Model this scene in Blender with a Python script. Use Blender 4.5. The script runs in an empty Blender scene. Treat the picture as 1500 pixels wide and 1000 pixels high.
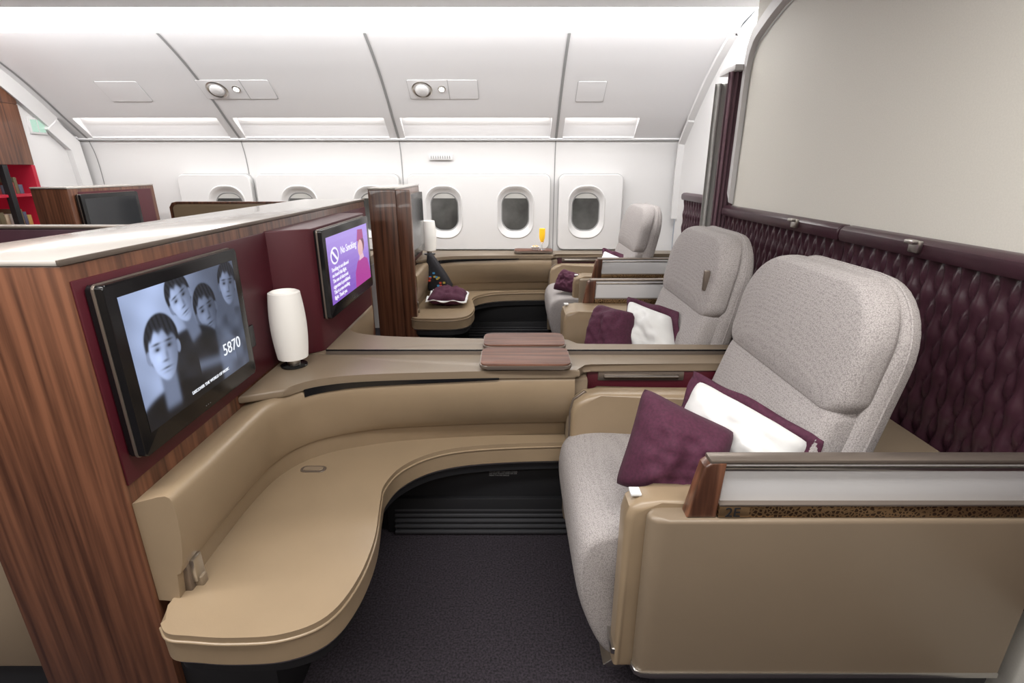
import bpy,bmesh,math,random
import numpy as np
from mathutils import Matrix,Vector,noise
random.seed(3)
S=bpy.context.scene
S.view_settings.view_transform='Standard'
CUR=Matrix.Identity(4)
# ---------------- materials
def mat(name,col,rough=.5,metal=0,bump=None,var=None,emit=0,coat=0,col2=None,stretch=(1,1,1)):
    m=bpy.data.materials.new(name); m.use_nodes=True
    nt=m.node_tree; b=nt.nodes['Principled BSDF']
    c=tuple(col)+(1,)
    b.inputs['Base Color'].default_value=c
    b.inputs['Roughness'].default_value=rough; b.inputs['Metallic'].default_value=metal
    b.inputs['Coat Weight'].default_value=coat
    if emit:
        b.inputs['Emission Color'].default_value=c; b.inputs['Emission Strength'].default_value=emit
    tc=nt.nodes.new('ShaderNodeTexCoord'); mp=nt.nodes.new('ShaderNodeMapping')
    mp.inputs['Scale'].default_value=stretch
    nt.links.new(tc.outputs['Object'],mp.inputs['Vector'])
    if var:
        n=nt.nodes.new('ShaderNodeTexNoise'); n.inputs['Scale'].default_value=var[0]; n.inputs['Detail'].default_value=5
        nt.links.new(mp.outputs[0],n.inputs['Vector'])
        r=nt.nodes.new('ShaderNodeValToRGB')
        c2=col2 if col2 else tuple(x*var[1] for x in col)
        r.color_ramp.elements[0].position=.35; r.color_ramp.elements[1].position=.65
        r.color_ramp.elements[0].color=tuple(c2)+(1,); r.color_ramp.elements[1].color=c
        nt.links.new(n.outputs['Fac'],r.inputs['Fac']); nt.links.new(r.outputs[0],b.inputs['Base Color'])
    if bump:
        n=nt.nodes.new('ShaderNodeTexNoise'); n.inputs['Scale'].default_value=bump[0]; n.inputs['Detail'].default_value=3
        nt.links.new(mp.outputs[0],n.inputs['Vector'])
        bp=nt.nodes.new('ShaderNodeBump'); bp.inputs['Strength'].default_value=bump[1]; bp.inputs['Distance'].default_value=bump[2]
        nt.links.new(n.outputs['Fac'],bp.inputs['Height']); nt.links.new(bp.outputs[0],b.inputs['Normal'])
    return m
WHITE=mat('cabin_white',(.66,.65,.65),.45,bump=(300,.06,.001))
BINM=mat('bin_white',(.70,.69,.70),.4)
CEIL=mat('ceiling_white',(.62,.61,.60),.5)
BULK=mat('bulkhead_fabric',(.70,.675,.615),.7,bump=(400,.25,.001),var=(200,.95))
SEAM=mat('seam_grey',(.26,.26,.26),.5)
SEAML=mat('seam_light_grey',(.42,.42,.42),.5)
WOOD=mat('walnut_wood',(.190,.078,.042),.32,var=(1,1),col2=(.062,.024,.014),stretch=(60,60,1.8),coat=.2)
WOODH=mat('walnut_wood_table',(.22,.10,.065),.5,var=(1,1),col2=(.09,.040,.028),stretch=(3,70,70))
BEIGE=mat('beige_leather',(.300,.222,.142),.33,bump=(220,.12,.001),var=(6,.93))
BEIGE2=mat('beige_shell',(.235,.180,.125),.36,bump=(500,.1,.0005),var=(4,.95))
BURG=mat('burgundy_panel',(.070,.006,.013),.45,bump=(300,.1,.001))
PURP=mat('purple_leather',(.050,.018,.028),.30,bump=(250,.15,.001),var=(20,.8))
PURPF=mat('purple_fabric',(.078,.015,.040),.85,bump=(350,.4,.001),var=(120,.7))
WHITEF=mat('white_fabric',(.74,.74,.73),.85,bump=(40,.3,.004))
METAL=mat('brushed_metal',(.55,.53,.5),.28,metal=1)
DMET=mat('taupe_metal',(.24,.20,.17),.35,metal=.7)
BRONZE=mat('bronze_plain',(.30,.19,.10),.35,metal=.8)
BLACK=mat('black_plastic',(.008,.008,.009),.18)
BLACKM=mat('black_matte',(.010,.010,.012),.6)
GREYP=mat('grille_grey',(.05,.05,.055),.45)
FROST=mat('frosted_panel',(.72,.72,.73),.3)
SHADE=mat('lamp_shade',(.85,.83,.79),.5,emit=.12)
CARPET=mat('dark_carpet',(.044,.034,.046),.95,bump=(260,.9,.004),var=(150,.2))
TOPW=mat('partition_top',(.48,.45,.42),.20,coat=.3)
GLOW=mat('cove_light',(1,.985,.96),.5,emit=7)
GLOW2=mat('bulb_and_fill_glow',(1,.98,.94),.5,emit=2.2)  # reading bulbs, also the added ceiling fill panels
NGLOW=mat('niche_light',(1,.98,.94),.5,emit=8)
GLASSD=mat('window_pane',(.13,.13,.125),.12,var=(3,.35))
BLIND=mat('window_blind',(.45,.44,.42),.4)
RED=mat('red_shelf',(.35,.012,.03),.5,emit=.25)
def fabric():
    m=mat('seat_tweed',(.47,.43,.43),.9)
    nt=m.node_tree;b=nt.nodes['Principled BSDF']
    tc=nt.nodes.new('ShaderNodeTexCoord')
    v=nt.nodes.new('ShaderNodeTexVoronoi'); v.inputs['Scale'].default_value=320; v.inputs['Randomness'].default_value=.7
    nt.links.new(tc.outputs['Object'],v.inputs['Vector'])
    r=nt.nodes.new('ShaderNodeValToRGB')
    r.color_ramp.elements[0].position=.15; r.color_ramp.elements[1].position=.8
    r.color_ramp.elements[0].color=(.465,.432,.42,1); r.color_ramp.elements[1].color=(.25,.228,.225,1)
    nt.links.new(v.outputs['Distance'],r.inputs['Fac']); nt.links.new(r.outputs[0],b.inputs['Base Color'])
    bp=nt.nodes.new('ShaderNodeBump'); bp.inputs['Strength'].default_value=.3; bp.inputs['Distance'].default_value=.0015
    bp.invert=True
    nt.links.new(v.outputs['Distance'],bp.inputs['Height']); nt.links.new(bp.outputs[0],b.inputs['Normal'])
    return m
TWEED=fabric()
def lattice():
    m=mat('bronze_lattice',(.35,.22,.10),.35,metal=.8)
    nt=m.node_tree;b=nt.nodes['Principled BSDF']
    tc=nt.nodes.new('ShaderNodeTexCoord')
    v=nt.nodes.new('ShaderNodeTexVoronoi'); v.feature='DISTANCE_TO_EDGE'; v.inputs['Scale'].default_value=110
    nt.links.new(tc.outputs['Object'],v.inputs['Vector'])
    r=nt.nodes.new('ShaderNodeValToRGB')
    r.color_ramp.elements[0].position=.10; r.color_ramp.elements[1].position=.18
    r.color_ramp.elements[0].color=(.32,.20,.10,1); r.color_ramp.elements[1].color=(.07,.04,.024,1)
    nt.links.new(v.outputs['Distance'],r.inputs['Fac']); nt.links.new(r.outputs[0],b.inputs['Base Color'])
    return m
LATT=lattice()
_em={}
def em(c,s=1.0,nz=0):
    k=(c,s,nz)
    if k not in _em:
        m=bpy.data.materials.new('screen_ink'); m.use_nodes=True
        nt=m.node_tree; b=nt.nodes['Principled BSDF']
        b.inputs['Base Color'].default_value=(0.01,0.01,0.01,1); b.inputs['Roughness'].default_value=.25
        b.inputs['Emission Color'].default_value=c+(1,); b.inputs['Emission Strength'].default_value=s
        _em[k]=m
    return _em[k]
# ---------------- mesh helpers
def fin(name,bm,m,smooth=True,ang=38,recalc=True):
    if recalc: bmesh.ops.recalc_face_normals(bm,faces=bm.faces[:])
    me=bpy.data.meshes.new(name); bm.to_mesh(me); bm.free()
    me.transform(CUR)
    if CUR.determinant()<0: me.flip_normals()
    for p in me.polygons: p.use_smooth=smooth
    if smooth: me.set_sharp_from_angle(angle=math.radians(ang))
    o=bpy.data.objects.new(name,me); S.collection.objects.link(o)
    if m: me.materials.append(m)
    return o
def box(name,x0,x1,y0,y1,z0,z1,m,bev=.004,seg=2):
    bm=bmesh.new(); bmesh.ops.create_cube(bm,size=1)
    for v in bm.verts:
        v.co=Vector(((x0+x1)/2+v.co.x*(x1-x0),(y0+y1)/2+v.co.y*(y1-y0),(z0+z1)/2+v.co.z*(z1-z0)))
    bev=min(bev,.45*min(x1-x0,y1-y0,z1-z0))
    if bev>0: bmesh.ops.bevel(bm,geom=bm.edges[:],offset=bev,segments=seg,profile=.5,affect='EDGES')
    return fin(name,bm,m)
def prism(name,pts,axis,a0,a1,m,bev=.005,seg=3,ang=38):
    f={'z':lambda p,a:(p[0],p[1],a),'y':lambda p,a:(p[0],a,p[1]),'x':lambda p,a:(a,p[0],p[1])}[axis]
    bm=bmesh.new()
    A=[bm.verts.new(f(p,a0)) for p in pts]; B=[bm.verts.new(f(p,a1)) for p in pts]
    bm.faces.new(A); bm.faces.new(B[::-1]); n=len(pts)
    for i in range(n): bm.faces.new((A[i],B[i],B[(i+1)%n],A[(i+1)%n]))
    if bev>0:
        bm.edges.ensure_lookup_table()
        sa=set(A);sb=set(B)
        es=[e for e in bm.edges if (e.verts[0] in sa and e.verts[1] in sa) or (e.verts[0] in sb and e.verts[1] in sb)]
        bmesh.ops.bevel(bm,geom=es,offset=bev,segments=seg,profile=.5,affect='EDGES')
    return fin(name,bm,m,ang=ang)
def rrect(cx,cy,w,h,r,n=6):
    if not isinstance(r,(list,tuple)): r=[r]*4
    pts=[]
    for k,(sx,sy) in enumerate([(1,1),(-1,1),(-1,-1),(1,-1)]):
        rr=max(r[k],.0005)
        for i in range(n+1):
            a=math.pi/2*(k+i/n)
            pts.append((cx+sx*(w/2-rr)+rr*math.cos(a),cy+sy*(h/2-rr)+rr*math.sin(a)))
    return pts
def cr(P,n=6):
    out=[]
    Q=[tuple(2*a-b for a,b in zip(P[0],P[1]))]+list(P)+[tuple(2*a-b for a,b in zip(P[-1],P[-2]))]
    for i in range(1,len(Q)-2):
        for k in range(n):
            t=k/n
            out.append(tuple(.5*((2*b)+(-a+c)*t+(2*a-5*b+4*c-d)*t*t+(-a+3*b-3*c+d)*t**3) for a,b,c,d in zip(Q[i-1],Q[i],Q[i+1],Q[i+2])))
    out.append(tuple(P[-1])); return out
def loft(name,rows,m,closed=False,caps=False,ang=38):
    bm=bmesh.new(); R=[[bm.verts.new(p) for p in r] for r in rows]
    for i in range(len(R)-1):
        n=len(R[i])
        for j in range(n if closed else n-1):
            try: bm.faces.new((R[i][j],R[i][(j+1)%n],R[i+1][(j+1)%n],R[i+1][j]))
            except ValueError: pass
    if caps:
        bm.faces.new(R[0]); bm.faces.new(R[-1][::-1])
    return fin(name,bm,m,ang=ang)
def puff(name,outl,f,prof,m,ang=60):
    cx=sum(p[0] for p in outl)/len(outl); cy=sum(p[1] for p in outl)/len(outl)
    bm=bmesh.new(); R=[]
    for s,d in prof:
        R.append([bm.verts.new(f(cx+(p[0]-cx)*s,cy+(p[1]-cy)*s,d)) for p in outl])
    n=len(outl)
    for i in range(len(R)-1):
        for j in range(n): bm.faces.new((R[i][j],R[i][(j+1)%n],R[i+1][(j+1)%n],R[i+1][j]))
    for ring,d in ((R[0],prof[0][1]),(R[-1],prof[-1][1])):
        c=bm.verts.new(f(cx,cy,d))
        for j in range(n): bm.faces.new((c,ring[j],ring[(j+1)%n]))
    return fin(name,bm,m,ang=ang)
def padprof(F,T,e=.03,B=.01):
    pr=[(.2,F),(.45,F*.98),(.65,F*.93),(.8,F*.86)]
    for k in range(7):
        a=math.pi/2*k/6
        pr.append((.91+.09*math.sin(a),F*.78*math.cos(a)))
    pr+= [(1,-T*.6),(.99,-T*.9),(.96,-T),(.5,-T-B)]
    return pr
def G(name,parts):
    e=bpy.data.objects.new(name,None); S.collection.objects.link(e)
    for p in parts:
        p.parent=e
    return e
def text(name,s,size,loc,rot,m,ext=.0005):
    cu=bpy.data.curves.new(name,'FONT'); cu.body=s; cu.size=size; cu.extrude=ext
    o=bpy.data.objects.new(name,cu); S.collection.objects.link(o)
    o.location=loc; o.rotation_euler=rot; cu.materials.append(m); return o
def lathe(name,prof,cx,cy,m,n=32,ang=50):
    rows=[[(cx+r*math.cos(2*math.pi*j/n),cy+r*math.sin(2*math.pi*j/n),z) for j in range(n)] for r,z in prof]
    return loft(name,rows,m,closed=True,caps=True,ang=ang)

# ---------------- black and white film still shown on the near television
def film_still(nx,ny):
    u,v=np.meshgrid((np.arange(nx)+.5)/nx,(np.arange(ny)+.5)/ny)
    AR=1.48; X=u*AR; Y=v
    sm=lambda a,s:1/(1+np.exp(-np.clip(a/s,-40,40)))
    img=.30+.55*np.exp(-((u-.20)/.30)**2)*(0.75+.25*v)
    img*=1-.25*np.exp(-((u-.85)/.2)**2)
    img*= .93+.07*np.sin(u*23+v*5)*np.sin(v*17)
    def G2(x,y,cx,cy,sx,sy): return np.exp(-((x-cx)/sx)**2-((y-cy)/sy)**2)
    def person(cx,cy,h,tilt,tone,body,light=-1,wide=1.15):
        nonlocal img
        dx,dy=(X-cx*AR)/h,(Y-cy)/h
        c,s=math.cos(tilt),math.sin(tilt); x=dx*c+dy*s; y=-dx*s+dy*c
        t=sm(-.62-.42*np.abs(dx/1.1)**2.6-dy,.02)*sm(wide-np.abs(dx),.03)
        folds=.85+.3*np.sin(dx*9+dy*6)*np.exp(-((dy+1.1)/.7)**2)*.5+.12*np.sin(dy*11-dx*4)
        img=img*(1-t)+body*folds*(1-.25*np.clip(dx,-1,1))*t
        n=sm(.19-np.abs(x),.02)*sm(y+.95,.03)*sm(-.25-y,.03)
        img=img*(1-n)+tone*.42*n
        hm=sm(1-((x/.41)**2+((y-.13)/.46)**2),.04)
        img=img*(1-hm)+.035*hm
        for e in(-1,1):
            m=sm(1-(((x-e*.36)/.06)**2+((y+.03)/.11)**2),.15); img=img*(1-m)+tone*.55*m
        rx=.345*(1+.38*np.minimum(y,0)); 
        f=sm(1-((x/rx)**2+((y+.02)/.47)**2),.05)
        sh=tone*(1-.62*sm(x*(-light)-.07,.09))
        for e in(-1,1):
            sh=sh*(1-.55*G2(x,y,e*.145,.055,.085,.05))
            sh=sh*(1-.8*G2(x,y,e*.145,.045,.04,.022))
            sh=sh*(1-.75*G2(x,y,e*.15,.135,.095,.022))
        sh=sh*(1-.35*G2(x,y,.055*(-light),-.08,.04,.10))*(1-.55*G2(x,y,0,-.17,.07,.022))
        sh=sh*(1-.7*G2(x,y,0,-.285,.11,.018))*(1-.25*G2(x,y,0,-.35,.09,.02))
        sh=sh*(1+.15*G2(x,y,light*.14,-.1,.09,.1))
        img=img*(1-f)+sh*f
        hl=sm(y-.25-.07*np.cos(x*9+.6)-.03*np.sin(x*31),.02)*hm
        img=img*(1-hl)+(.03+.05*np.abs(np.sin(x*30+y*7)))*hl
    person(.90,.80,.36,-.10,.50,.22,-1)
    person(.64,.66,.40,.15,.46,.33,-1)
    person(.43,.83,.38,.32,.78,.05,-1,1.0)
    person(.22,.52,.47,-.03,.88,.03,-1)
    arm=np.exp(-((Y-.22+.25*(u-.6))/.05)**2)*(u>.48)*(u<.86); img=img*(1-arm*.6)+.42*arm*.6
    img=np.clip(img,0.01,1)
    return img
def painted_screen(name,xf,y0,y1,z0,z1,nx=300,ny=200):
    img=film_still(nx,ny)
    ys=np.linspace(y0,y1,nx); zs=np.linspace(z0,z1,ny)
    verts=[(xf,float(y),float(z)) for z in zs for y in ys]
    faces=[(j*nx+i,j*nx+i+1,(j+1)*nx+i+1,(j+1)*nx+i) for j in range(ny-1) for i in range(nx-1)]
    me=bpy.data.meshes.new(name); me.from_pydata(verts,[],faces)
    at=me.color_attributes.new('film','FLOAT_COLOR','POINT')
    v=img.reshape(-1)**1.35
    col=np.stack([v*.60,v*.74,v*1.12,np.ones_like(v)],1).astype(np.float32)
    at.data.foreach_set('color',col.reshape(-1))
    o=bpy.data.objects.new(name,me); S.collection.objects.link(o)
    m=bpy.data.materials.new('film_screen'); m.use_nodes=True; nt=m.node_tree; b=nt.nodes['Principled BSDF']
    b.inputs['Base Color'].default_value=(.01,.01,.01,1); b.inputs['Roughness'].default_value=.25
    a=nt.nodes.new('ShaderNodeAttribute'); a.attribute_name='film'
    nt.links.new(a.outputs['Color'],b.inputs['Emission Color']); b.inputs['Emission Strength'].default_value=1.0
    me.materials.append(m); return o

# ---------------- pillow by corners
def pillow(name,TL,TR,BR,BL,t,m,flange=None,fw=.03,seed=0):
    TL,TR,BR,BL=map(Vector,(TL,TR,BR,BL)); N=26
    nrm=((TR-TL).cross(BL-TL)).normalized()
    def P(u,v,side):
        a=(u+1)/2;b=(v+1)/2
        pu=1-.04*(1-v*v)-.05*v**8 ; pv=1-.04*(1-u*u)-.05*u**8
        a2=.5+(a-.5)*pu; b2=.5+(b-.5)*pv
        p=(TL*(1-a2)+TR*a2)*(1-b2)+(BL*(1-a2)+BR*a2)*b2
        h=t/2*(max(0,(1-abs(u)**3.2))*max(0,(1-abs(v)**3.2)))**.5
        w=noise.noise(Vector((u*1.8+seed,v*1.8,side*.5)))*.028+noise.noise(Vector((u*4+seed,v*4,side)))*.014
        e=(1-abs(u)**4)*(1-abs(v)**4)
        return p+nrm*(side*(h+w*e))
    bm=bmesh.new(); V={}
    for s in (1,-1):
        for i in range(N+1):
            for j in range(N+1):
                if s==-1 and (i in(0,N) or j in(0,N)): V[s,i,j]=V[1,i,j]; continue
                V[s,i,j]=bm.verts.new(P(-1+2*i/N,-1+2*j/N,s))
        for i in range(N):
            for j in range(N):
                q=(V[s,i,j],V[s,i+1,j],V[s,i+1,j+1],V[s,i,j+1])
                bm.faces.new(q if s==1 else q[::-1])
    parts=[fin('pad',bm,m,ang=80)]
    if flange:
        k=N
        seq=[(-1+2*i/k,-1) for i in range(k)]+[(1,-1+2*i/k) for i in range(k)]+[(1-2*i/k,1) for i in range(k)]+[(-1,1-2*i/k) for i in range(k)]
        c=(TL+TR+BR+BL)/4; rin=[];rout=[];rmid=[]
        for q,(u,v) in enumerate(seq):
            p=P(u*.97,v*.97,0); o=P(u,v,0); d=(o-c).normalized()
            wv=math.sin(q*.5+seed)*.011
            rin.append(p); rmid.append(o+d*fw*.5+nrm*wv*.5); rout.append(o+d*fw*(1+.35*(abs(u*v))**4)+nrm*wv)
        f=loft('flange',[rin,rmid,rout],flange,closed=True,ang=80)
        md=f.modifiers.new('s','SOLIDIFY'); md.thickness=.004
        parts.append(f)
    return G(name,parts)

# ---------------- suite builders (local coordinates, floor z=0)
XW=-.84
def dense(P): return cr(P,6)
Bc=dense([(-.785,.945),(-.79,1.1),(-.79,1.3),(-.765,1.46),(-.68,1.58),(-.5,1.66),(-.3,1.70),(0,1.73),(.22,1.74)])
Tc=dense([(-.750,.952),(-.745,1.1),(-.745,1.3),(-.738,1.42),(-.69,1.52),(-.60,1.575),(-.45,1.605),(-.1,1.63),(.22,1.64)])
Wc=dense([(-.839,.950),(-.839,1.1),(-.839,1.3),(-.839,1.5),(-.835,1.7),(-.7,1.79),(-.45,1.795),(-.1,1.795),(.22,1.795)])
OUT=cr([(-.790,.880),(-.755,.850),(-.70,.843),(-.61,.838),(-.50,.848),(-.420,.895),(-.383,1.0),(-.378,1.15),(-.403,1.32),(-.410,1.40),(-.38,1.50),(-.30,1.585),(-.18,1.635),(0,1.66),(.22,1.672)],6)
def lerp(a,b,t): return tuple(x*(1-t)+y*t for x,y in zip(a,b))
def insetout(d):
    o=[]
    for i,p in enumerate(OUT):
        a=OUT[max(0,i-1)];b=OUT[min(len(OUT)-1,i+1)]
        tx,ty=b[0]-a[0],b[1]-a[1];L=math.hypot(tx,ty)
        o.append((p[0]-ty/L*d,p[1]+tx/L*d))
    return o
def bench():
    parts=[]
    back=[(.22,1.74),(-.3,1.72),(-.81,1.72),(-.81,.96),(-.80,.925)]
    parts.append(prism('seat_cushion',OUT+back,'z',.362,.44,BEIGE,bev=.011,seg=4))
    rows=[]
    for k in range(8):
        a=2*math.pi*k/8
        oo=insetout(-.001+.0035*math.cos(a))
        rows.append([(p[0],p[1],.422+.0035*math.sin(a)) for p in oo])
    rows.append(rows[0])
    parts.append(loft('piping',rows,BEIGE))
    parts.append(prism('trim',insetout(.006)+back,'z',.352,.362,METAL,bev=.001,seg=1))
    parts.append(prism('underside',insetout(.02)+back,'z',.315,.352,BLACKM,bev=0,seg=2))
    parts.append(box('plinth',-.84,-.60,.96,1.72,0,.315,BLACKM))
    rows=[]
    rows.append([(w[0],w[1],.70) for w in Wc])
    for t,z in ((.35,.716),(.15,.718),(.05,.712),(0,.70)):
        rows.append([lerp(a,b,t)+(z,) for a,b in zip(Tc,Wc)])
    for t,z in ((-.04,.66),(.0,.62),(.12,.58),(.3,.54),(.5,.515),(.56,.51)):
        rows.append([lerp(a,b,t)+(z,) for a,b in zip(Tc,Bc)])
    rows.append([lerp(a,b,.78)+(.508,) for a,b in zip(Tc,Bc)])
    rows.append([lerp(a,b,.8)+(.50,) for a,b in zip(Tc,Bc)])
    rows.append([lerp(a,b,1)+(.43,) for a,b in zip(Tc,Bc)])
    rows.append([(w[0],w[1],.43) for w in Wc])
    parts.append(loft('back_pad',[list(r) for r in zip(*rows)],BEIGE,closed=True,caps=True,ang=50))
    parts.append(box('belt_buckle',-.776,-.757,.978,1.012,.455,.52,METAL,bev=.004))
    parts.append(box('belt_slot',-.790,-.768,.968,1.022,.437,.535,DMET,bev=.003))
    parts.append(box('belt_strap',-.780,-.750,.984,1.006,.437,.465,BEIGE2,bev=.003))
    parts.append(prism('latch_ring',rrect(-.67,1.49,.085,.036,.016),'z',.438,.443,DMET,bev=.001,seg=1))
    parts.append(prism('latch_plate',rrect(-.67,1.49,.066,.022,.010),'z',.441,.445,BEIGE2,bev=.001,seg=1))
    return G('lounge_bench',parts)
def console(right=1.19,lampcut=True):
    parts=[]
    i0=24
    fr=[(lerp(a,b,.02)) for a,b in zip(Tc,Wc)][i0-3:]
    poly=[(-.838,1.42)]+[(p[0]-.0,p[1]-.008) for p in fr]+[(.235,1.634),(.25,1.69),(.28,1.70),(right,1.70),(right,1.798),(-.838,1.798)]
    parts.append(prism('top',poly,'z',.714,.742,BEIGE2,bev=.009,seg=3))
    ps=[(p[0],p[1]) for p in fr][4:-5]
    n=len(ps)
    rows=[[(p[0],p[1]-.010,.716-.026*(1-i/n)**.5) for i,p in enumerate(ps)],[(p[0],p[1]-.010,.717) for p in ps]]
    parts.append(loft('slot',rows,BLACK))
    parts.append(box('body',.2,right,1.71,1.795,.10,.714,BEIGE2,bev=.006))
    parts.append(box('inner_face',.2,.27,1.66,1.79,.10,.70,BEIGE2,bev=.01))
    parts.append(box('burgundy_inlay',.27,.90,1.702,1.712,.56,.712,BURG,bev=.004))
    parts.append(box('handle',.33,.60,1.688,1.702,.686,.70,METAL,bev=.005))
    parts.append(box('handle_recess',.31,.62,1.698,1.706,.676,.71,DMET,bev=.003))
    parts.append(box('lower_black',-.6,.22,1.735,1.795,.0,.36,BLACKM,bev=.002))
    for k in range(7):
        z=.012+k*.022
        parts.append(box('slat_%d'%k,-.47,.22,1.69+.006*k,1.715+.006*k,z,z+.012,GREYP,bev=.003))
    parts.append(box('grille_base',-.5,.22,1.715,1.74,0,.16,BLACKM,bev=.002))
    return G('side_console',parts)
def seat(tab=False):
    parts=[]
    pf=cr([(.80,.40),(.80,.50),(.62,.515),(.42,.53),(.28,.535),(.20,.515),(.168,.46),(.168,.36),(.195,.25),(.24,.15),(.285,.11),(.34,.12),(.38,.2),(.42,.26),(.6,.3),(.78,.3)],4)
    y0,y1=1.055,1.605; n=len(pf)
    cx=sum(p[0] for p in pf)/n; cz=sum(p[1] for p in pf)/n
    prof=[(y0,.90),(y0+.003,.945),(y0+.012,.975),(y0+.035,.995),(y0+.08,1.0),((y0+y1)/2,1.008),(y1-.08,1),(y1-.035,.995),(y1-.012,.975),(y1-.003,.945),(y1,.90)]
    rows=[[(cx+(p[0]-cx)*s,y,cz+(p[1]-cz)*s) for p in pf] for y,s in prof]
    parts.append(loft('seat_cushion',rows,TWEED,closed=True,caps=True,ang=60))
    parts.append(box('seat_base',.30,1.0,1.08,1.60,.06,.32,BLACKM,bev=.02))
    parts.append(box('floor_track',.35,1.0,1.12,1.56,.0,.07,BLACKM,bev=.01))
    parts.append(prism('leg_trim',[(.255,.085),(.30,.07),(.34,.10),(.30,.125)],'y',1.06,1.60,METAL,bev=.003))
    yc=1.380
    def fl(a,b,d): return (.655+(b-.45)*.32-d,a,b)
    lo=rrect(yc,.655,.600,.44,[.05,.05,.04,.04])
    parts.append(puff('lower_back',lo,fl,padprof(.035,.06),TWEED))
    def fh(a,b,d): return (.795+(b-.85)*.12-d+ (0.30*max(0,b-.85)**2),a,b)
    he=rrect(yc+.003,.995,.632,.315,[.155,.155,.055,.055],n=10)
    parts.append(puff('headrest',he,fh,padprof(.055,.035),TWEED))
    def fs(a,b,d): return (.725+(b-.45)*.20-d,a,b)
    sh=rrect(yc,.785,.632,.735,[.19,.19,.04,.04],n=10)
    parts.append(puff('outer_back',sh,fs,[(.5,-.01),(.9,-.01),(.97,-.012),(1,-.03),(1.005,-.05),(.99,-.075),(.94,-.09),(.5,-.11)],TWEED))
    rows=[]
    for k in range(7):
        a=2*math.pi*k/6
        rows.append([fs(yc+(p[0]-yc)*(1.006+.006*math.cos(a)),.785+(p[1]-.785)*(1.006+.006*math.cos(a)),-.05+.004*math.sin(a)) for p in sh])
    parts.append(loft('back_piping',rows,TWEED,closed=True))
    if tab: parts.append(box('headrest_tab',.752,.775,1.622,1.640,.945,1.025,DMET,bev=.004))
    return G('airplane_seat',parts)
def aisle_arm(padw=0):
    parts=[]
    o=[(1.20,.93),(1.20,.985)]
    o+= [(.34,.985),(.315,.978),(.303,.962)]
    o+= [(.303,.955),(.308,.941),(.322,.932),(.345,.93)]
    parts.append(prism('shell',o,'z',.21,.672,BEIGE2,bev=.012,seg=4))
    parts.append(prism('shell_trim',[(a[0]+(-.004 if a[0]<1 else .0),a[1]+(-.003 if a[1]<.95 else 0)) for a in o],'z',.205,.222,METAL,bev=.002,seg=1))
    parts.append(box('shell_foot',.36,1.2,.945,.98,0,.205,BLACKM))
    pad=[(.262,.18),(.262,.63),(.27,.665),(.295,.682),(.34,.684),(.70,.684),(.70,.18)]
    parts.append(prism('inner_pad',pad,'y',.975,1.052+padw,BEIGE,bev=.018,seg=4))
    parts.append(prism('pad_trim',[(.256,.215),(.70,.215),(.70,.235),(.256,.235)],'y',.985,1.056,METAL,bev=.002,seg=1))
    parts.append(box('pad_strap',.275,.30,1.0,1.03,.683,.690,WHITEF,bev=.002))
    cap=[(.385,.672),(.450,.672),(.457,.812),(.425,.812),(.41,.80)]
    parts.append(prism('wood_cap',cap,'y',.937,.975,WOOD,bev=.006))
    parts.append(box('top_rail',.42,1.205,.938,.974,.806,.818,DMET,bev=.005))
    parts.append(box('inner_rail',.455,1.205,.940,.972,.790,.797,METAL,bev=.002))
    parts.append(box('frosted_panel',.457,1.2,.95,.962,.70,.806,FROST,bev=.002))
    parts.append(box('bronze_plate',.452,1.2,.937,.975,.674,.706,LATT,bev=.002))
    parts.append(box('number_plate',.453,.520,.9355,.94,.676,.703,BRONZE,bev=.001))
    parts.append(box('plate_trim',.452,1.2,.935,.977,.704,.709,DMET,bev=.001))
    return G('aisle_armrest',parts)
def console_arm():
    parts=[]
    pf=[(.205,.36),(.205,.60),(.215,.64),(.25,.668),(.30,.674),(.76,.674),(.76,.36)]
    parts.append(prism('pad',pf,'y',1.57,1.655,BEIGE,bev=.02,seg=4))
    parts.append(prism('pad_rim',[(.20,.36),(.20,.60),(.21,.645),(.25,.676),(.257,.670),(.218,.64),(.210,.60),(.210,.36)],'y',1.606,1.616,DMET,bev=.001,seg=1))
    return G('console_armrest',parts)
def lamp(x=-.770,y=1.680,z=.743):
    parts=[lathe('base_disc',[(.045,z),(.045,z+.004),(.042,z+.006)],x,y,BLACK),
      lathe('neck',[(.022,z+.005),(.022,z+.03),(.03,z+.034)],x,y,METAL)]
    pr=[]
    for k in range(17):
        t=k/16; r=.045+.014*math.sin(math.pi*(.12+t*.75))
        pr.append((r,z+.032+t*.232))
    pr=[(.02,z+.030),(.04,z+.030)]+pr+[(.043,z+.268),(.039,z+.264),(.039,z+.251)]
    parts.append(lathe('shade',pr,x,y,SHADE))
    return G('table_lamp',parts)
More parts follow.
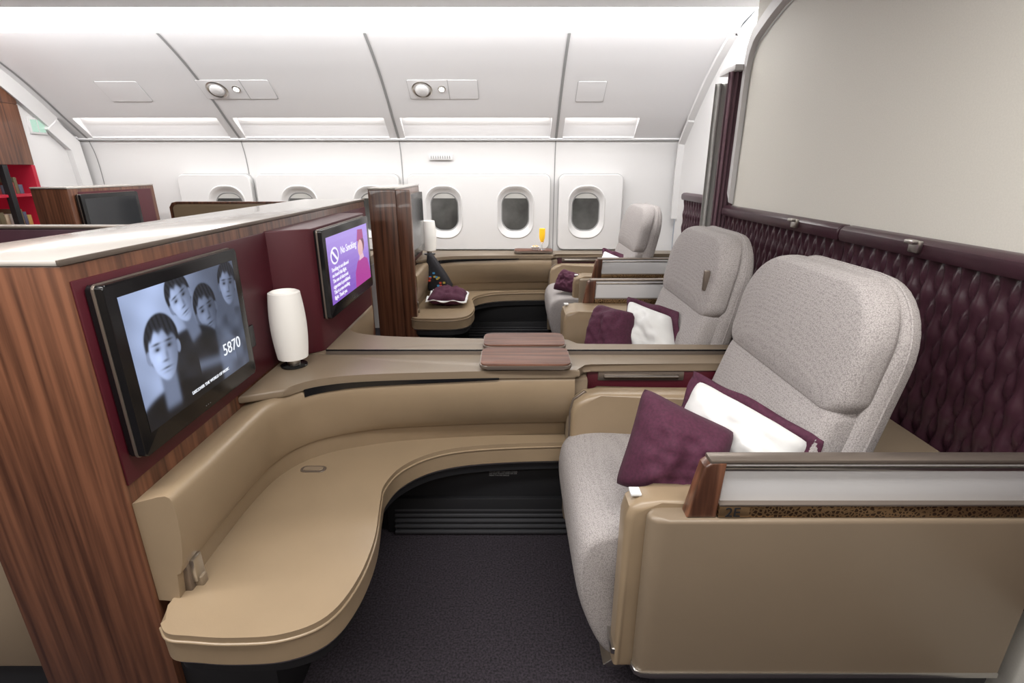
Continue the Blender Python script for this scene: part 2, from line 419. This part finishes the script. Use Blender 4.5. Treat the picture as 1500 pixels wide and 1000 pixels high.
def tv(xf,y0,y1,z0,z1,art=None,dark=False):
    parts=[]
    parts.append(prism('housing',rrect((y0+y1)/2,(z0+z1)/2,y1-y0,z1-z0,.008),'x',xf-.035,xf,BLACK,bev=.004))
    parts.append(prism('rim',rrect((y0+y1)/2,(z0+z1)/2,y1-y0+.004,z1-z0+.004,.01),'x',xf-.022,xf-.016,DMET,bev=.001,seg=1))
    sy0,sy1,sz0,sz1=y0+.03,y1-.03,z0+.045,z1-.03
    def P(su,sv,k): return (xf+.0006+.0004*k,sy0+(sy1-sy0)*su,sz0+(sz1-sz0)*sv)
    def poly(name,pts,m,k):
        bm=bmesh.new(); bm.faces.new([bm.verts.new(P(min(1,max(0,a)),min(1,max(0,b)),k)) for a,b in pts])
        parts.append(fin(name,bm,m,smooth=False,recalc=False))
    def ell(cx,cy,rx,ry,rot=0,n=28):
        r=[]
        for i in range(n):
            a=2*math.pi*i/n; ex,ey=rx*math.cos(a),ry*math.sin(a)
            r.append((cx+ex*math.cos(rot)-ey*math.sin(rot),cy+ex*math.sin(rot)+ey*math.cos(rot)))
        return r
    R=(math.pi/2,0,math.pi/2)
    if art==1:
        parts.append(painted_screen('screen',xf+.0008,sy0,sy1,sz0,sz1))
        parts.append(text('caption','5870',.046,P(.72,.20,3),R,em((.9,.93,1.0))))
        parts.append(text('caption_small','DISCOVER THE WORLD OF MUSIC',.011,P(.36,.06,3),R,em((.9,.93,1.0))))
    elif art==2:
        N=10
        for i in range(N):
            t=i/(N-1)
            poly('bg_%d'%i,[(0,i/N),(1,i/N),(1,(i+1)/N),(0,(i+1)/N)],em((round(.24+.16*t,3),round(.11+.17*t,3),round(.55+.22*t,3))),0)
        poly('head',ell(.76,.62,.07,.15),em((.75,.45,.46)),3)
        poly('hair',ell(.79,.68,.09,.15),em((.15,.02,.06)),1)
        poly('hat',[(.68,.76),(.86,.78),(.85,.93),(.72,.95)],em((.34,.02,.18)),4)
        poly('uniform',[(.56,0),(.58,.25),(.66,.42),(.74,.46),(.82,.46),(.94,.38),(1,.1),(1,0)],em((.42,.05,.32)),1)
        poly('scarf',[(.70,.42),(.84,.44),(.82,.52),(.72,.50)],em((.75,.5,.62)),4)
        w=em((.9,.88,1.0))
        poly('sign',ell(.14,.70,.085,.13),w,1); poly('sign_in',ell(.14,.70,.065,.10),em((.24,.15,.58)),2)
        poly('sign_bar',[(.08,.76),(.10,.79),(.20,.64),(.18,.61)],w,3)
        parts.append(text('title','No Smoking',.042,P(.27,.68,3),R,w))
        for i,s in enumerate(['Smoking is not allowed','on board this flight.','The use of electronic','cigarettes is prohibited.','This is a non-smoking','flight. Thank you.']):
            parts.append(text('line_%d'%i,s,.022,P(.05,.48-.085*i,3),R,w))
    else:
        poly('screen',[(0,0),(1,0),(1,1),(0,1)],mat('screen_off',(.03,.032,.036),.15) if dark else em((.10,.11,.14)),0)
    parts.append(text('status_dots','.  .  .',.012,(xf+.001,(y0+y1)/2-.02,z0+.012),R,em((.3,.3,.3))))
    return G('television',parts)
def quilt_panel(x,y0,y1,z0,z1,name='quilted_panel'):
    ny=int((y1-y0)/.006); nz=int((z1-z0)/.009)
    rows=[]
    for i in range(ny+1):
        y=y0+(y1-y0)*i/ny; r=[]
        for j in range(nz+1):
            z=z0+(z1-z0)*j/nz
            u=y/.058; w=z/.105
            s=.25*math.sin(2*math.pi*w*.5)
            a=abs(math.sin(math.pi*(u+s)))
            b=abs(math.sin(math.pi*(u-s)))
            h=.022*(a*b)**.55
            ed=min(1,min(y-y0,y1-y)/.02)
            r.append((x-h*max(ed,0),y,z))
        rows.append(r)
    parts=[loft('quilting',rows,PURP,ang=80)]
    parts.append(box('backing',x,x+.02,y0,y1,z0,z1,PURP,bev=.003))
    pf=[(x-.03,z1-.005),(x-.036,z1+.012),(x-.034,z1+.035),(x-.02,z1+.048),(x+.01,z1+.05),(x+.02,z1+.04),(x+.02,z1-.005)]
    parts.append(prism('top_roll',pf,'y',y0,y1,PURP,bev=.006))
    return G(name,parts)

# ======================= SHELL =======================
box('floor',-5.2,2.2,-1.6,4.8,-.05,0,CARPET,bev=0)
XL,XR=-3.75,1.47
wp=cr([(4.53,0),(4.66,.35),(4.72,.72),(4.735,.9),(4.735,1.3),(4.72,1.5),(4.68,1.63)],6)
w=loft('wall_window',[[(x,p[0],p[1]) for p in wp] for x in (-5.2,XR)],WHITE)
SEAMX=[-3.62,-2.32,-.965,.375,XR]
bp=cr([(4.485,1.792),(4.34,1.91),(4.18,2.03),(4.02,2.13),(3.90,2.195),(3.80,2.245)],6)
parts=[]
parts.append(loft('upper_skin',[[(x,p[0],p[1]) for p in bp] for x in (-5.2,XR)],BINM))
xs=[-5.0]+SEAMX
for i in range(len(xs)-1):
    a,b=xs[i],xs[i+1]
    A=(4.665,1.65);B=(4.485,1.792);C=(4.555,1.82)
    n0,n1=a+.055,b-.075
    if i==3: n1=b-.05
    if i==4: n1=a+.66
    for (q0,q1) in ((a,n0),(n1,b)):
        parts.append(loft('lip_side',[[(q0,A[0],A[1]),(q0,B[0],B[1])],[(q1,A[0],A[1]),(q1,B[0],B[1])]],BINM))
    parts.append(loft('niche_back',[[(n0,A[0],A[1]),(n0,C[0]+.02,C[1]-.04),(n0,C[0],C[1])],[(n1,A[0],A[1]),(n1,C[0]+.02,C[1]-.04),(n1,C[0],C[1])]],BINM))
    parts.append(loft('niche_lamp',[[(n0+.02,C[0],C[1]-.002),(n0+.02,B[0]+.012,B[1]+.004)],[(n1-.02,C[0],C[1]-.002),(n1-.02,B[0]+.012,B[1]+.004)]],NGLOW))
    for q in (n0,n1):
        bm=bmesh.new(); bm.faces.new([bm.verts.new((q,)+t) for t in (A,C,B)]); parts.append(fin('niche_end',bm,BINM,smooth=False))
    parts.append(box('niche_sill',n0,n1,4.652,4.668,1.648,1.660,BINM,bev=.003))
parts.append(loft('lower_lip',[[(x,4.665,1.65),(x,4.66,1.638),(x,4.70,1.632)] for x in (-5.2,XR)],BINM))
G('overhead_panel',parts)
seam=[]
def ribbon(x,pr,off,w0,m,nm):
    rows=[]
    for i,p in enumerate(pr):
        a=pr[max(0,i-1)];b=pr[min(len(pr)-1,i+1)]
        t=Vector((b[0]-a[0],b[1]-a[1])).normalized(); n=Vector((-t.y,t.x))
        if n.x>0: n=-n
        rows.append([(x-w0,p[0]+n.x*off,p[1]+n.y*off),(x+w0,p[0]+n.x*off,p[1]+n.y*off)])
    return loft(nm,rows,m)
for x in SEAMX[:-1]:
    pr=[(4.665,1.65),(4.485,1.792)]+bp
    seam.append(ribbon(x,pr,.003,.010,SEAM,'gap'))
    seam.append(ribbon(x,wp[8:],.003,.004,SEAM,'wall_gap'))
G('trim_1',seam)
box('trim_2',-5.2,XR,4.664,4.678,1.628,1.636,SEAM,bev=.001)
loft('ceiling_cove_light',[[(x,3.80,2.245),(x,3.72,2.285),(x,3.56,2.31),(x,3.43,2.30)] for x in (-5.2,XR)],GLOW)
G('ceiling',[box('panel',-5.2,2.2,-1.6,3.43,2.272,2.34,CEIL,bev=.008)])
for k,(yy,) in enumerate([(.55,),(-.9,)]):
    f=box('added_fill_panel' if k==0 else 'added_fill_panel.001',-3.2,1.0,yy-.18,yy+.18,2.262,2.276,GLOW2,bev=.004)  # added glowing panels out of view, housing for the fill lights
# windows
WZ=1.035
def winplate(name,x0,x1,wins):
    cu=bpy.data.curves.new(name,'CURVE'); cu.dimensions='2D'; cu.fill_mode='BOTH'; cu.extrude=.022; cu.bevel_depth=.006; cu.bevel_resolution=2
    def spl(pts):
        s=cu.splines.new('POLY'); s.points.add(len(pts)-1)
        for q,p in zip(s.points,pts): q.co=(p[0],p[1],0,1)
        s.use_cyclic_u=True
    spl(rrect((x0+x1)/2,1.03,x1-x0,.64,.05))
    for wx in wins: spl(rrect(wx,WZ,.31,.43,.13,n=8))
    o=bpy.data.objects.new('tmp',cu); S.collection.objects.link(o)
    o.rotation_euler=(math.pi/2,0,0); o.location=(0,4.695,0)
    bpy.context.view_layer.update()
    me=bpy.data.meshes.new_from_object(o.evaluated_get(bpy.context.evaluated_depsgraph_get()))
    me.transform(o.matrix_world); bpy.data.objects.remove(o)
    ob=bpy.data.objects.new('plate',me); S.collection.objects.link(ob)
    me.materials.clear(); me.materials.append(WHITE)
    parts=[ob]
    parts.append(prism('gap',rrect((x0+x1)/2,1.03,x1-x0+.026,.666,.060),'y',4.712,4.73,SEAML,bev=0))
    for i,wx in enumerate(wins):
        rows=[]
        for s,yy in ((1.07,4.668),(1.035,4.659),(1.0,4.662),(.93,4.682),(.84,4.704),(.80,4.708)):
            rows.append([(p[0],yy,p[1]) for p in rrect(wx,WZ,.31*s,.43*s-.02*(1-s)*5,.13*s,n=8)])
        parts.append(loft('reveal_%d'%i,rows,WHITE,closed=True,ang=60))
        ring=[(p[0],4.7095,p[1]) for p in rrect(wx,WZ,.26,.355,.105,n=8)]
        bm=bmesh.new(); bm.faces.new([bm.verts.new(p) for p in ring]); parts.append(fin('pane_%d'%i,bm,GLASSD,smooth=False))
        rows=[[(p[0],yy,p[1]) for p in rrect(wx,WZ,.25*s,.34*s,.105*s,n=8)] for s,yy in ((1.0,4.708),(.97,4.703),(.93,4.7085))]
        parts.append(loft('gasket_%d'%i,rows,SEAM,closed=True,ang=60))
        bl=[p for p in rrect(wx,WZ,.235,.325,.1,n=8) if p[1]>WZ+.115]
        bm=bmesh.new(); bm.faces.new([bm.verts.new((p[0],4.7085,p[1])) for p in bl]); parts.append(fin('blind_%d'%i,bm,BLIND,smooth=False))
    return G(name,parts)
winplate('window_1',.42,.97,[.66])
winplate('window_2',-.91,.33,[.03,-.605])
winplate('window_3',-2.24,-1.0,[-1.24,-1.88])
winplate('window_4',-2.92,-2.30,[-2.52])
parts=[box('plate',-.72,-.52,4.700,4.71,1.475,1.52,WHITE,bev=.003)]
for k in range(9): parts.append(box('slot_%d'%k,-.705+k*.02,-.697+k*.02,4.696,4.706,1.485,1.51,SEAM,bev=0))
G('air_vent',parts)
def on_bin(t):
    i=min(int(t*(len(bp)-1)),len(bp)-2); f=t*(len(bp)-1)-i
    p=Vector(lerp(bp[i],bp[i+1],f)); tg=(Vector(bp[i+1])-Vector(bp[i])).normalized(); return p,tg
def unit(xc,w,t,hh,knob,div=None):
    p,tg=on_bin(t); n=Vector((-tg.y,tg.x)); 
    if n.y>0: n=-n
    M=Matrix(((1,0,0,xc),(0,tg.x,n.x,p.x),(0,tg.y,n.y,p.y),(0,0,0,1)))
    global CUR
    CUR=M
    parts=[]
    o=rrect(0,0,w,hh,.012)
    parts.append(prism('gap',o,'z',-.01,.002,SEAML,bev=0))
    parts.append(prism('cover',rrect(0,0,w-.008,hh-.008,.01),'z',-.01,.005,BINM,bev=.001,seg=1))
    if div is not None:
        parts.append(box('split',div-.003,div+.003,-hh/2,hh/2,0,.0058,SEAML,bev=0))
    if knob:
        kx=knob
        parts.append(lathe('bezel',[(.078,0),(.078,.008),(.070,.012),(.060,.006),(.054,.004)],kx,0,METAL))
        parts.append(lathe('knob',[(.050,0),(.050,.02),(.038,.028),(.01,.028)],kx,0,WHITE))
        parts.append(lathe('reading_lamp',[(.030,0),(.030,.01),(.024,.012)],kx+.15,.01,METAL))
        parts.append(lathe('bulb',[(.021,.009),(.021,.014),(.016,.015)],kx+.15,.01,GLOW2))
    CUR=Matrix.Identity(4)
    return G('reading_light_unit' if knob else 'access_hatch',parts)
unit(-.52,.53,.30,.19,-.16,.04); unit(-2.08,.55,.30,.19,-.15,.06)
unit(.60,.22,.28,.20,None); unit(-2.95,.32,.28,.20,None)
arc=[(4.70,0),(4.70,1.63),(4.485,1.792)]+bp+[(3.43,2.33),(3.0,2.33),(3.0,0)]
prism('wall_aft',arc,'x',XR,XR+.05,WHITE,bev=0)
pr=[(4.68,1.0),(4.69,1.4),(4.665,1.62),(4.485,1.78)]+bp
rows=[]
for x_,d in ((XR-.05,.0),(XR-.05,.03),(XR,.035),(XR,0)):
    rows.append([(x_,p[0]-d*.75,p[1]-d*.65) for p in pr])
loft('trim_3',rows,WHITE)
box('wall_right',1.26,1.33,-1.6,3.02,0,2.272,BULK,bev=.01)
fr=[(3.0,1.2),(3.0,1.80),(2.995,1.90),(2.97,1.97),(2.90,2.03),(2.6,2.13),(1.9,2.235)]
frd=cr(fr,6)
loft('trim_4',[[(1.2565,p[0]-.0,p[1]),(1.256,p[0]-.006,p[1]-.007)] for p in frd],SEAML)
rows=[]
for i,p in enumerate(frd):
    rows.append([(1.262,p[0]+.05,p[1]+.08),(1.235,p[0]+.045,p[1]+.07),(1.235,p[0]+.01,p[1]+.02),(1.258,p[0]+.003,p[1]+.01)])
loft('trim_5',rows,WHITE)
box('wall_left',-5.2,XL,4.22,4.75,0,2.3,WHITE,bev=.01)
pr=[(4.66,.9),(4.68,1.3),(4.65,1.62),(4.47,1.77)]+bp
rows=[]
for x_,d in ((XL,.0),(XL,.10),(XL+.05,.11),(XL+.07,.02),(XL+.07,0)):
    rows.append([(x_,p[0]-d*.75,p[1]-d*.65) for p in pr])
loft('trim_6',rows,WHITE)
box('wall_forward',-5.2,-5.12,-1.6,4.8,0,2.3,WOOD,bev=.01)
box('wall_inboard',-5.2,2.2,-1.66,-1.6,0,2.3,BEIGE2,bev=.01)
SG=em((.55,.80,.66),.9)
G('exit_sign',[box('plate',-3.755+.004,-3.735,4.27,4.42,1.66,1.78,WHITE,bev=.003),
  box('pictogram',-3.737,-3.733,4.285,4.34,1.675,1.765,SG,bev=0),
  box('pictogram_b',-3.737,-3.733,4.35,4.405,1.675,1.765,SG,bev=0)])
p=[box('upper_doors',-4.3,-3.72,3.2,4.20,1.43,1.86,WOOD,bev=.006),
   box('back',-4.3,-4.25,3.2,4.2,.2,1.43,RED,bev=0),
   box('side',-4.3,-3.72,4.17,4.20,.2,1.43,RED,bev=0),
   box('shelf_1',-4.3,-3.74,3.2,4.2,1.20,1.22,RED,bev=0),
   box('shelf_2',-4.3,-3.74,3.2,4.2,.96,.98,RED,bev=0),
   box('post',-3.76,-3.72,3.93,3.97,.2,1.43,BLACKM,bev=0),
   box('base',-4.3,-3.72,3.2,4.2,0,.2,WOOD,bev=0),
   box('fascia',-4.3,-3.72,3.2,4.2,1.86,2.27,WOOD,bev=.006)]
G('display_cabinet',p)
p=[]; cols=[(.45,.36,.25),(.6,.58,.52),(.25,.05,.04),(.16,.14,.08),(.10,.12,.18),(.5,.36,.12)]
bm_=[mat('magazine_%d'%i,c,.5) for i,c in enumerate(cols)]
y=3.3
while y<4.12:
    ww=random.uniform(.02,.045)
    for zz,hx in ((1.22,.13),(.98,.13)):
        p.append(box('book',-3.98,-3.80,y,y+ww-.004,zz,zz+random.uniform(.06,hx),random.choice(bm_),bev=.002))
    y+=ww
G('books',p)
# ======================= pair partition (TV wall)
YE=2.99
p=[box('core',-1.17,XW,.94,YE,0,1.228,WOOD,bev=.003),
   box('top_slab',-1.172,XW+.002,.938,YE+.002,1.228,1.240,TOPW,bev=.004),
   box('edge_trim',XW-.002,XW+.004,.936,YE+.002,1.230,1.2405,DMET,bev=.001),
   box('burgundy_near',XW,XW+.006,.95,1.78,.746,1.198,BURG,bev=.002),
   box('burgundy_far',XW,XW+.006,2.5,YE-.01,.746,1.198,BURG,bev=.002)]
ob=[(XW-.02,1.745),(XW+.006,1.745),(-.725,1.825),(-.715,1.84),(-.715,2.52),(XW-.02,2.52)]
p.append(prism('tv_box',ob,'z',.742,1.20,BURG,bev=.004))
p.append(box('outlet',XW+.006,XW+.012,1.52,1.56,.86,.93,BLACK,bev=.002))
G('suite_partition',p)
tv(XW+.045,.968,1.470,.805,1.185,art=1)
tv(-.685,1.86,2.47,.86,1.19,art=2)
lamp()
bench(); console(); seat(); aisle_arm(); console_arm()
text('seat_number','2E',.034,(.466,.935,.678),(math.pi/2,0,0),BLACKM,.001)
text('grille_label','PLEASE KEEP THIS AREA CLEAR\nDO NOT PLACE ITEMS ON OR\nNEAR THE AIR GRILLE',.008,(-.09,1.733,.270),(math.pi/2,0,0),mat('label_white',(.4,.4,.4),.5),.0003)
AX=1.803
MI=Matrix.Translation((0,2*AX,0))@Matrix.Diagonal((1,-1,1,1))
CUR=MI
bench(); console(); seat(tab=True); console_arm()
CUR=Matrix.Translation((.015,.17,0))@MI
aisle_arm(.12)
CUR=Matrix.Identity(4)
G('console_divider',[box('rail',-.70,1.19,1.7985,1.8075,.60,.752,DMET,bev=.002),box('glass',-.70,1.19,1.801,1.805,.752,.758,BLACK,bev=.001)])
def table(y0,y1,dx=0,z=.766):
    return G('side_table',[prism('leaf',rrect(.047+dx,(y0+y1)/2,.31,y1-y0,.025),'z',z,z+.006,WOODH,bev=.002,seg=2),
      prism('leaf_edge',rrect(.047+dx,(y0+y1)/2,.318,y1-y0+.006,.028),'z',z-.014,z,DMET,bev=.004,seg=2),
      box('arm',-.05+dx,.14+dx,y0+.03,y1-.01,.742,z-.013,DMET,bev=.003)])
table(1.615,1.788); table(1.818,1.965)
# suite C (window)
CUR=Matrix.Translation((.10,2.48,0))
bench(); console(1.25); seat(); console_arm(); lamp()
CUR=Matrix.Translation((.17,2.57,0))
aisle_arm(.05)
CUR=Matrix.Translation((.10,2.42,0))
p=[box('core',-1.015,XW,.94,1.80,0,1.275,WOOD,bev=.004),box('top_slab',-1.017,XW+.002,.938,1.80,1.275,1.287,TOPW,bev=.003),
   box('post',XW,XW+.09,.94,.99,0,1.275,WOOD,bev=.004),
   box('burgundy',XW,XW+.006,1.0,1.78,.746,1.23,BURG,bev=.002)]
G('suite_partition',p)
CUR=Matrix.Identity(4)
tv(-.675,3.46,3.98,.82,1.24,dark=True)
table(4.15,4.29,.13)
G('window_ledge',[box('ledge',-1.0,1.44,4.31,4.65,.60,.70,BEIGE2,bev=.01)])
quilt_panel(1.238,-.4,1.905,.40,1.155); quilt_panel(1.238,1.915,3.015,.40,1.155)
quilt_panel(1.41,3.45,4.30,.40,1.17)
for yy in (1.52,2.2):
    G('coat_hook',[box('plate',1.188,1.203,yy-.02,yy+.02,1.165,1.20,METAL,bev=.003),box('tip',1.17,1.19,yy-.018,yy+.018,1.19,1.203,METAL,bev=.003)])
G('rear_shelf',[box('top',1.0,1.19,1.0,1.62,.62,.66,BEIGE2,bev=.01),box('well',1.0,1.18,1.0,1.62,.0,.62,BLACKM,bev=.01)])
# pillows
pillow('pillow',(.350,1.25,.852),(.568,1.15,.770),(.510,1.06,.600),(.270,1.16,.605),.20,PURPF,seed=1)
pillow('pillow',(.565,1.42,.80),(.735,1.10,.765),(.655,1.07,.60),(.44,1.28,.62),.17,WHITEF,PURPF,.027,seed=5)
pillow('pillow',(.41,2.33,.80),(.54,2.17,.80),(.50,2.05,.60),(.34,2.22,.58),.17,PURPF,seed=2)
pillow('pillow',(.56,2.36,.81),(.70,2.14,.79),(.71,2.0,.60),(.52,2.16,.58),.16,WHITEF,PURPF,.028,seed=8)
pillow('pillow',(.38,3.75,.70),(.50,3.62,.68),(.45,3.56,.56),(.30,3.68,.56),.1,PURPF,seed=4)
pillow('pillow',(.72,3.98,.80),(.82,3.80,.77),(.80,3.7,.60),(.66,3.8,.58),.1,WHITEF,PURPF,.03,seed=9)
pillow('pillow',(-.60,3.84,.52),(-.34,3.84,.50),(-.34,3.60,.49),(-.62,3.58,.50),.11,PURPF,WHITEF,.015,seed=6)
BAG=mat('bag_fabric',(.012,.011,.016),.7,var=(60,.6))
bagd=[em((.8,.1,.05),.3),em((.1,.4,.7),.3),em((.7,.5,.1),.3)]
def f(a,b,d): return (-.60+.9*(a)+.0*b, 3.96-d+ .1*(b-.5),.5+b)
p=[puff('body',[(-.06,.0),(.14,.0),(.15,.04),(.10,.12),(.01,.24),(-.03,.29),(-.06,.28),(-.075,.1)],f,padprof(.05,.04),BAG)]
for k in range(12):
    a,b=random.uniform(-.04,.09),random.uniform(.04,.14)
    v=f(a,b,.056); p.append(lathe('dot_%d'%k,[(.010,v[2]),(.010,v[2]+.012)],v[0],v[1],bagd[k%3],n=8))
G('drawstring_bag',p)
GL=mat('clear_glass',(.9,.9,.9),.05); GL.node_tree.nodes['Principled BSDF'].inputs['Transmission Weight'].default_value=.9
JU=mat('orange_juice',(.95,.55,.03),.3,emit=.25)
z=.773;x,y=.245,4.2
G('juice_glass',[lathe('foot',[(.028,z),(.028,z+.003),(.005,z+.008),(.004,z+.05),(.012,z+.06),(.018,z+.066)],x,y,GL,n=20),
  lathe('juice',[(.012,z+.066),(.022,z+.09),(.025,z+.13),(.024,z+.17),(.02,z+.172)],x,y,JU,n=20)])
NUT=mat('nut',(.7,.5,.25),.6)
G('snack_dish',[lathe('dish',[(.02,z),(.035,z+.025),(.037,z+.027),(.033,z+.027)],.19,4.19,WHITEF,n=20)]+
  [lathe('nut_%d'%k,[(.006,z+.026),(.009,z+.031),(.004,z+.037)],.19+.018*math.cos(k*1.3),4.19+.018*math.sin(k*1.3),NUT,n=8) for k in range(5)])
def curtain(name,x0,x1,y,z0,z1,m,wv=7,amp=.018):
    rows=[]
    for j in range(9):
        z=z0+(z1-z0)*j/8
        rows.append([(x0+(x1-x0)*i/60,y+amp*math.sin(i/60*wv*2*math.pi)+.004*math.sin(i*.9+j),z) for i in range(61)])
    o=loft(name,rows,m,ang=80); md=o.modifiers.new('s','SOLIDIFY'); md.thickness=.003
CURT=mat('purple_curtain',(.19,.11,.135),.85,bump=(200,.3,.001))
GCURT=mat('grey_curtain',(.50,.50,.48),.85)
curtain('curtain',1.180,1.36,3.09,.03,1.90,CURT,7,.013)
curtain('curtain',1.160,1.40,3.22,.03,1.86,GCURT,7,.013)
box('trim_7',1.19,1.47,3.04,3.26,1.90,1.93,WHITE,bev=.004)
# ======================= forward row
p=[box('core',-3.25,-3.0,3.58,4.45,0,1.272,WOOD,bev=.004),box('top_slab',-3.252,-2.998,3.578,4.45,1.272,1.284,TOPW,bev=.003),
   box('burgundy',-3.0,-2.994,3.66,4.4,.7,1.25,BURG,bev=.002)]
G('suite_partition',p)
tv(-2.955,3.62,4.18,.86,1.235,dark=True)
CUR=Matrix.Translation((-2.0,2.55,-.04)); lamp(y=1.66); CUR=Matrix.Identity(4)
G('privacy_divider',[box('panel',-3.2,-1.19,1.79,1.83,0,1.205,PURP,bev=.006),box('cap',-3.2,-1.19,1.785,1.835,1.205,1.215,DMET,bev=.003)])
G('aisle_armrest',[box('shell',-2.2,-1.18,.96,1.0,.2,.62,BEIGE2,bev=.01),box('rail',-2.2,-1.18,.965,.995,.62,.63,DMET,bev=.002),box('foot',-2.2,-1.2,.97,.99,0,.2,BLACKM)])
dz=-.075
G('privacy_screen',[prism('panel',rrect(-1.75,.93+dz,.96,.66,[.02,.05,.02,.02]),'y',3.42,3.46,BEIGE,bev=.006),
  prism('wood_edge',[(a+.04,b+dz) for a,b in [(-2.27,.95),(-2.27,1.24),(-2.25,1.268),(-2.22,1.275),(-1.24,1.275),(-1.24,1.262),(-2.21,1.262),(-2.235,1.255),(-2.25,1.235),(-2.25,.95)]],'y',3.418,3.45,WOOD,bev=.002),
  box('base',-2.2,-1.3,3.43,3.45,0,.6,BEIGE2)])
G('side_console',[box('top',-2.98,-1.2,4.2,4.64,.62,.70,BEIGE2,bev=.01),box('body',-2.9,-1.3,4.25,4.55,0,.62,BEIGE2,bev=.01)])
# ======================= lights
def area(name,loc,sx,sy,pw,rot=(0,0,0),col=(1,.975,.95)):
    l=bpy.data.lights.new(name,'AREA'); l.shape='RECTANGLE'; l.size=sx; l.size_y=sy; l.energy=pw; l.color=col
    o=bpy.data.objects.new(name,l); S.collection.objects.link(o); o.location=loc; o.rotation_euler=rot
area('added_fill_light',(-.9,.55,2.255),4.0,.34,64)  # added fill above the camera, out of view, for general brightness
area('added_fill_light_rear',(-.9,-.9,2.255),4.0,.34,42)  # added fill behind the camera, out of view
area('cove_lamp',(-1.3,3.55,2.29),5.2,.22,12)
area('added_bin_wash',(-1.8,3.36,2.262),6.4,.04,64,rot=(math.radians(88),0,0),col=(1,1,1))  # added unseen strip at the ceiling edge, brightens the overhead panel
w=bpy.data.worlds.new('World'); S.world=w; w.use_nodes=True
w.node_tree.nodes['Background'].inputs[0].default_value=(.9,.92,1,1); w.node_tree.nodes['Background'].inputs[1].default_value=.3
c=bpy.data.cameras.new('camera'); c.sensor_width=36; c.lens=746/1500*36; c.clip_start=.02
o=bpy.data.objects.new('camera',c); S.collection.objects.link(o); o.location=(0,0,1.4)
o.rotation_euler=(math.radians(90-18.7),0,0)
S.camera=o
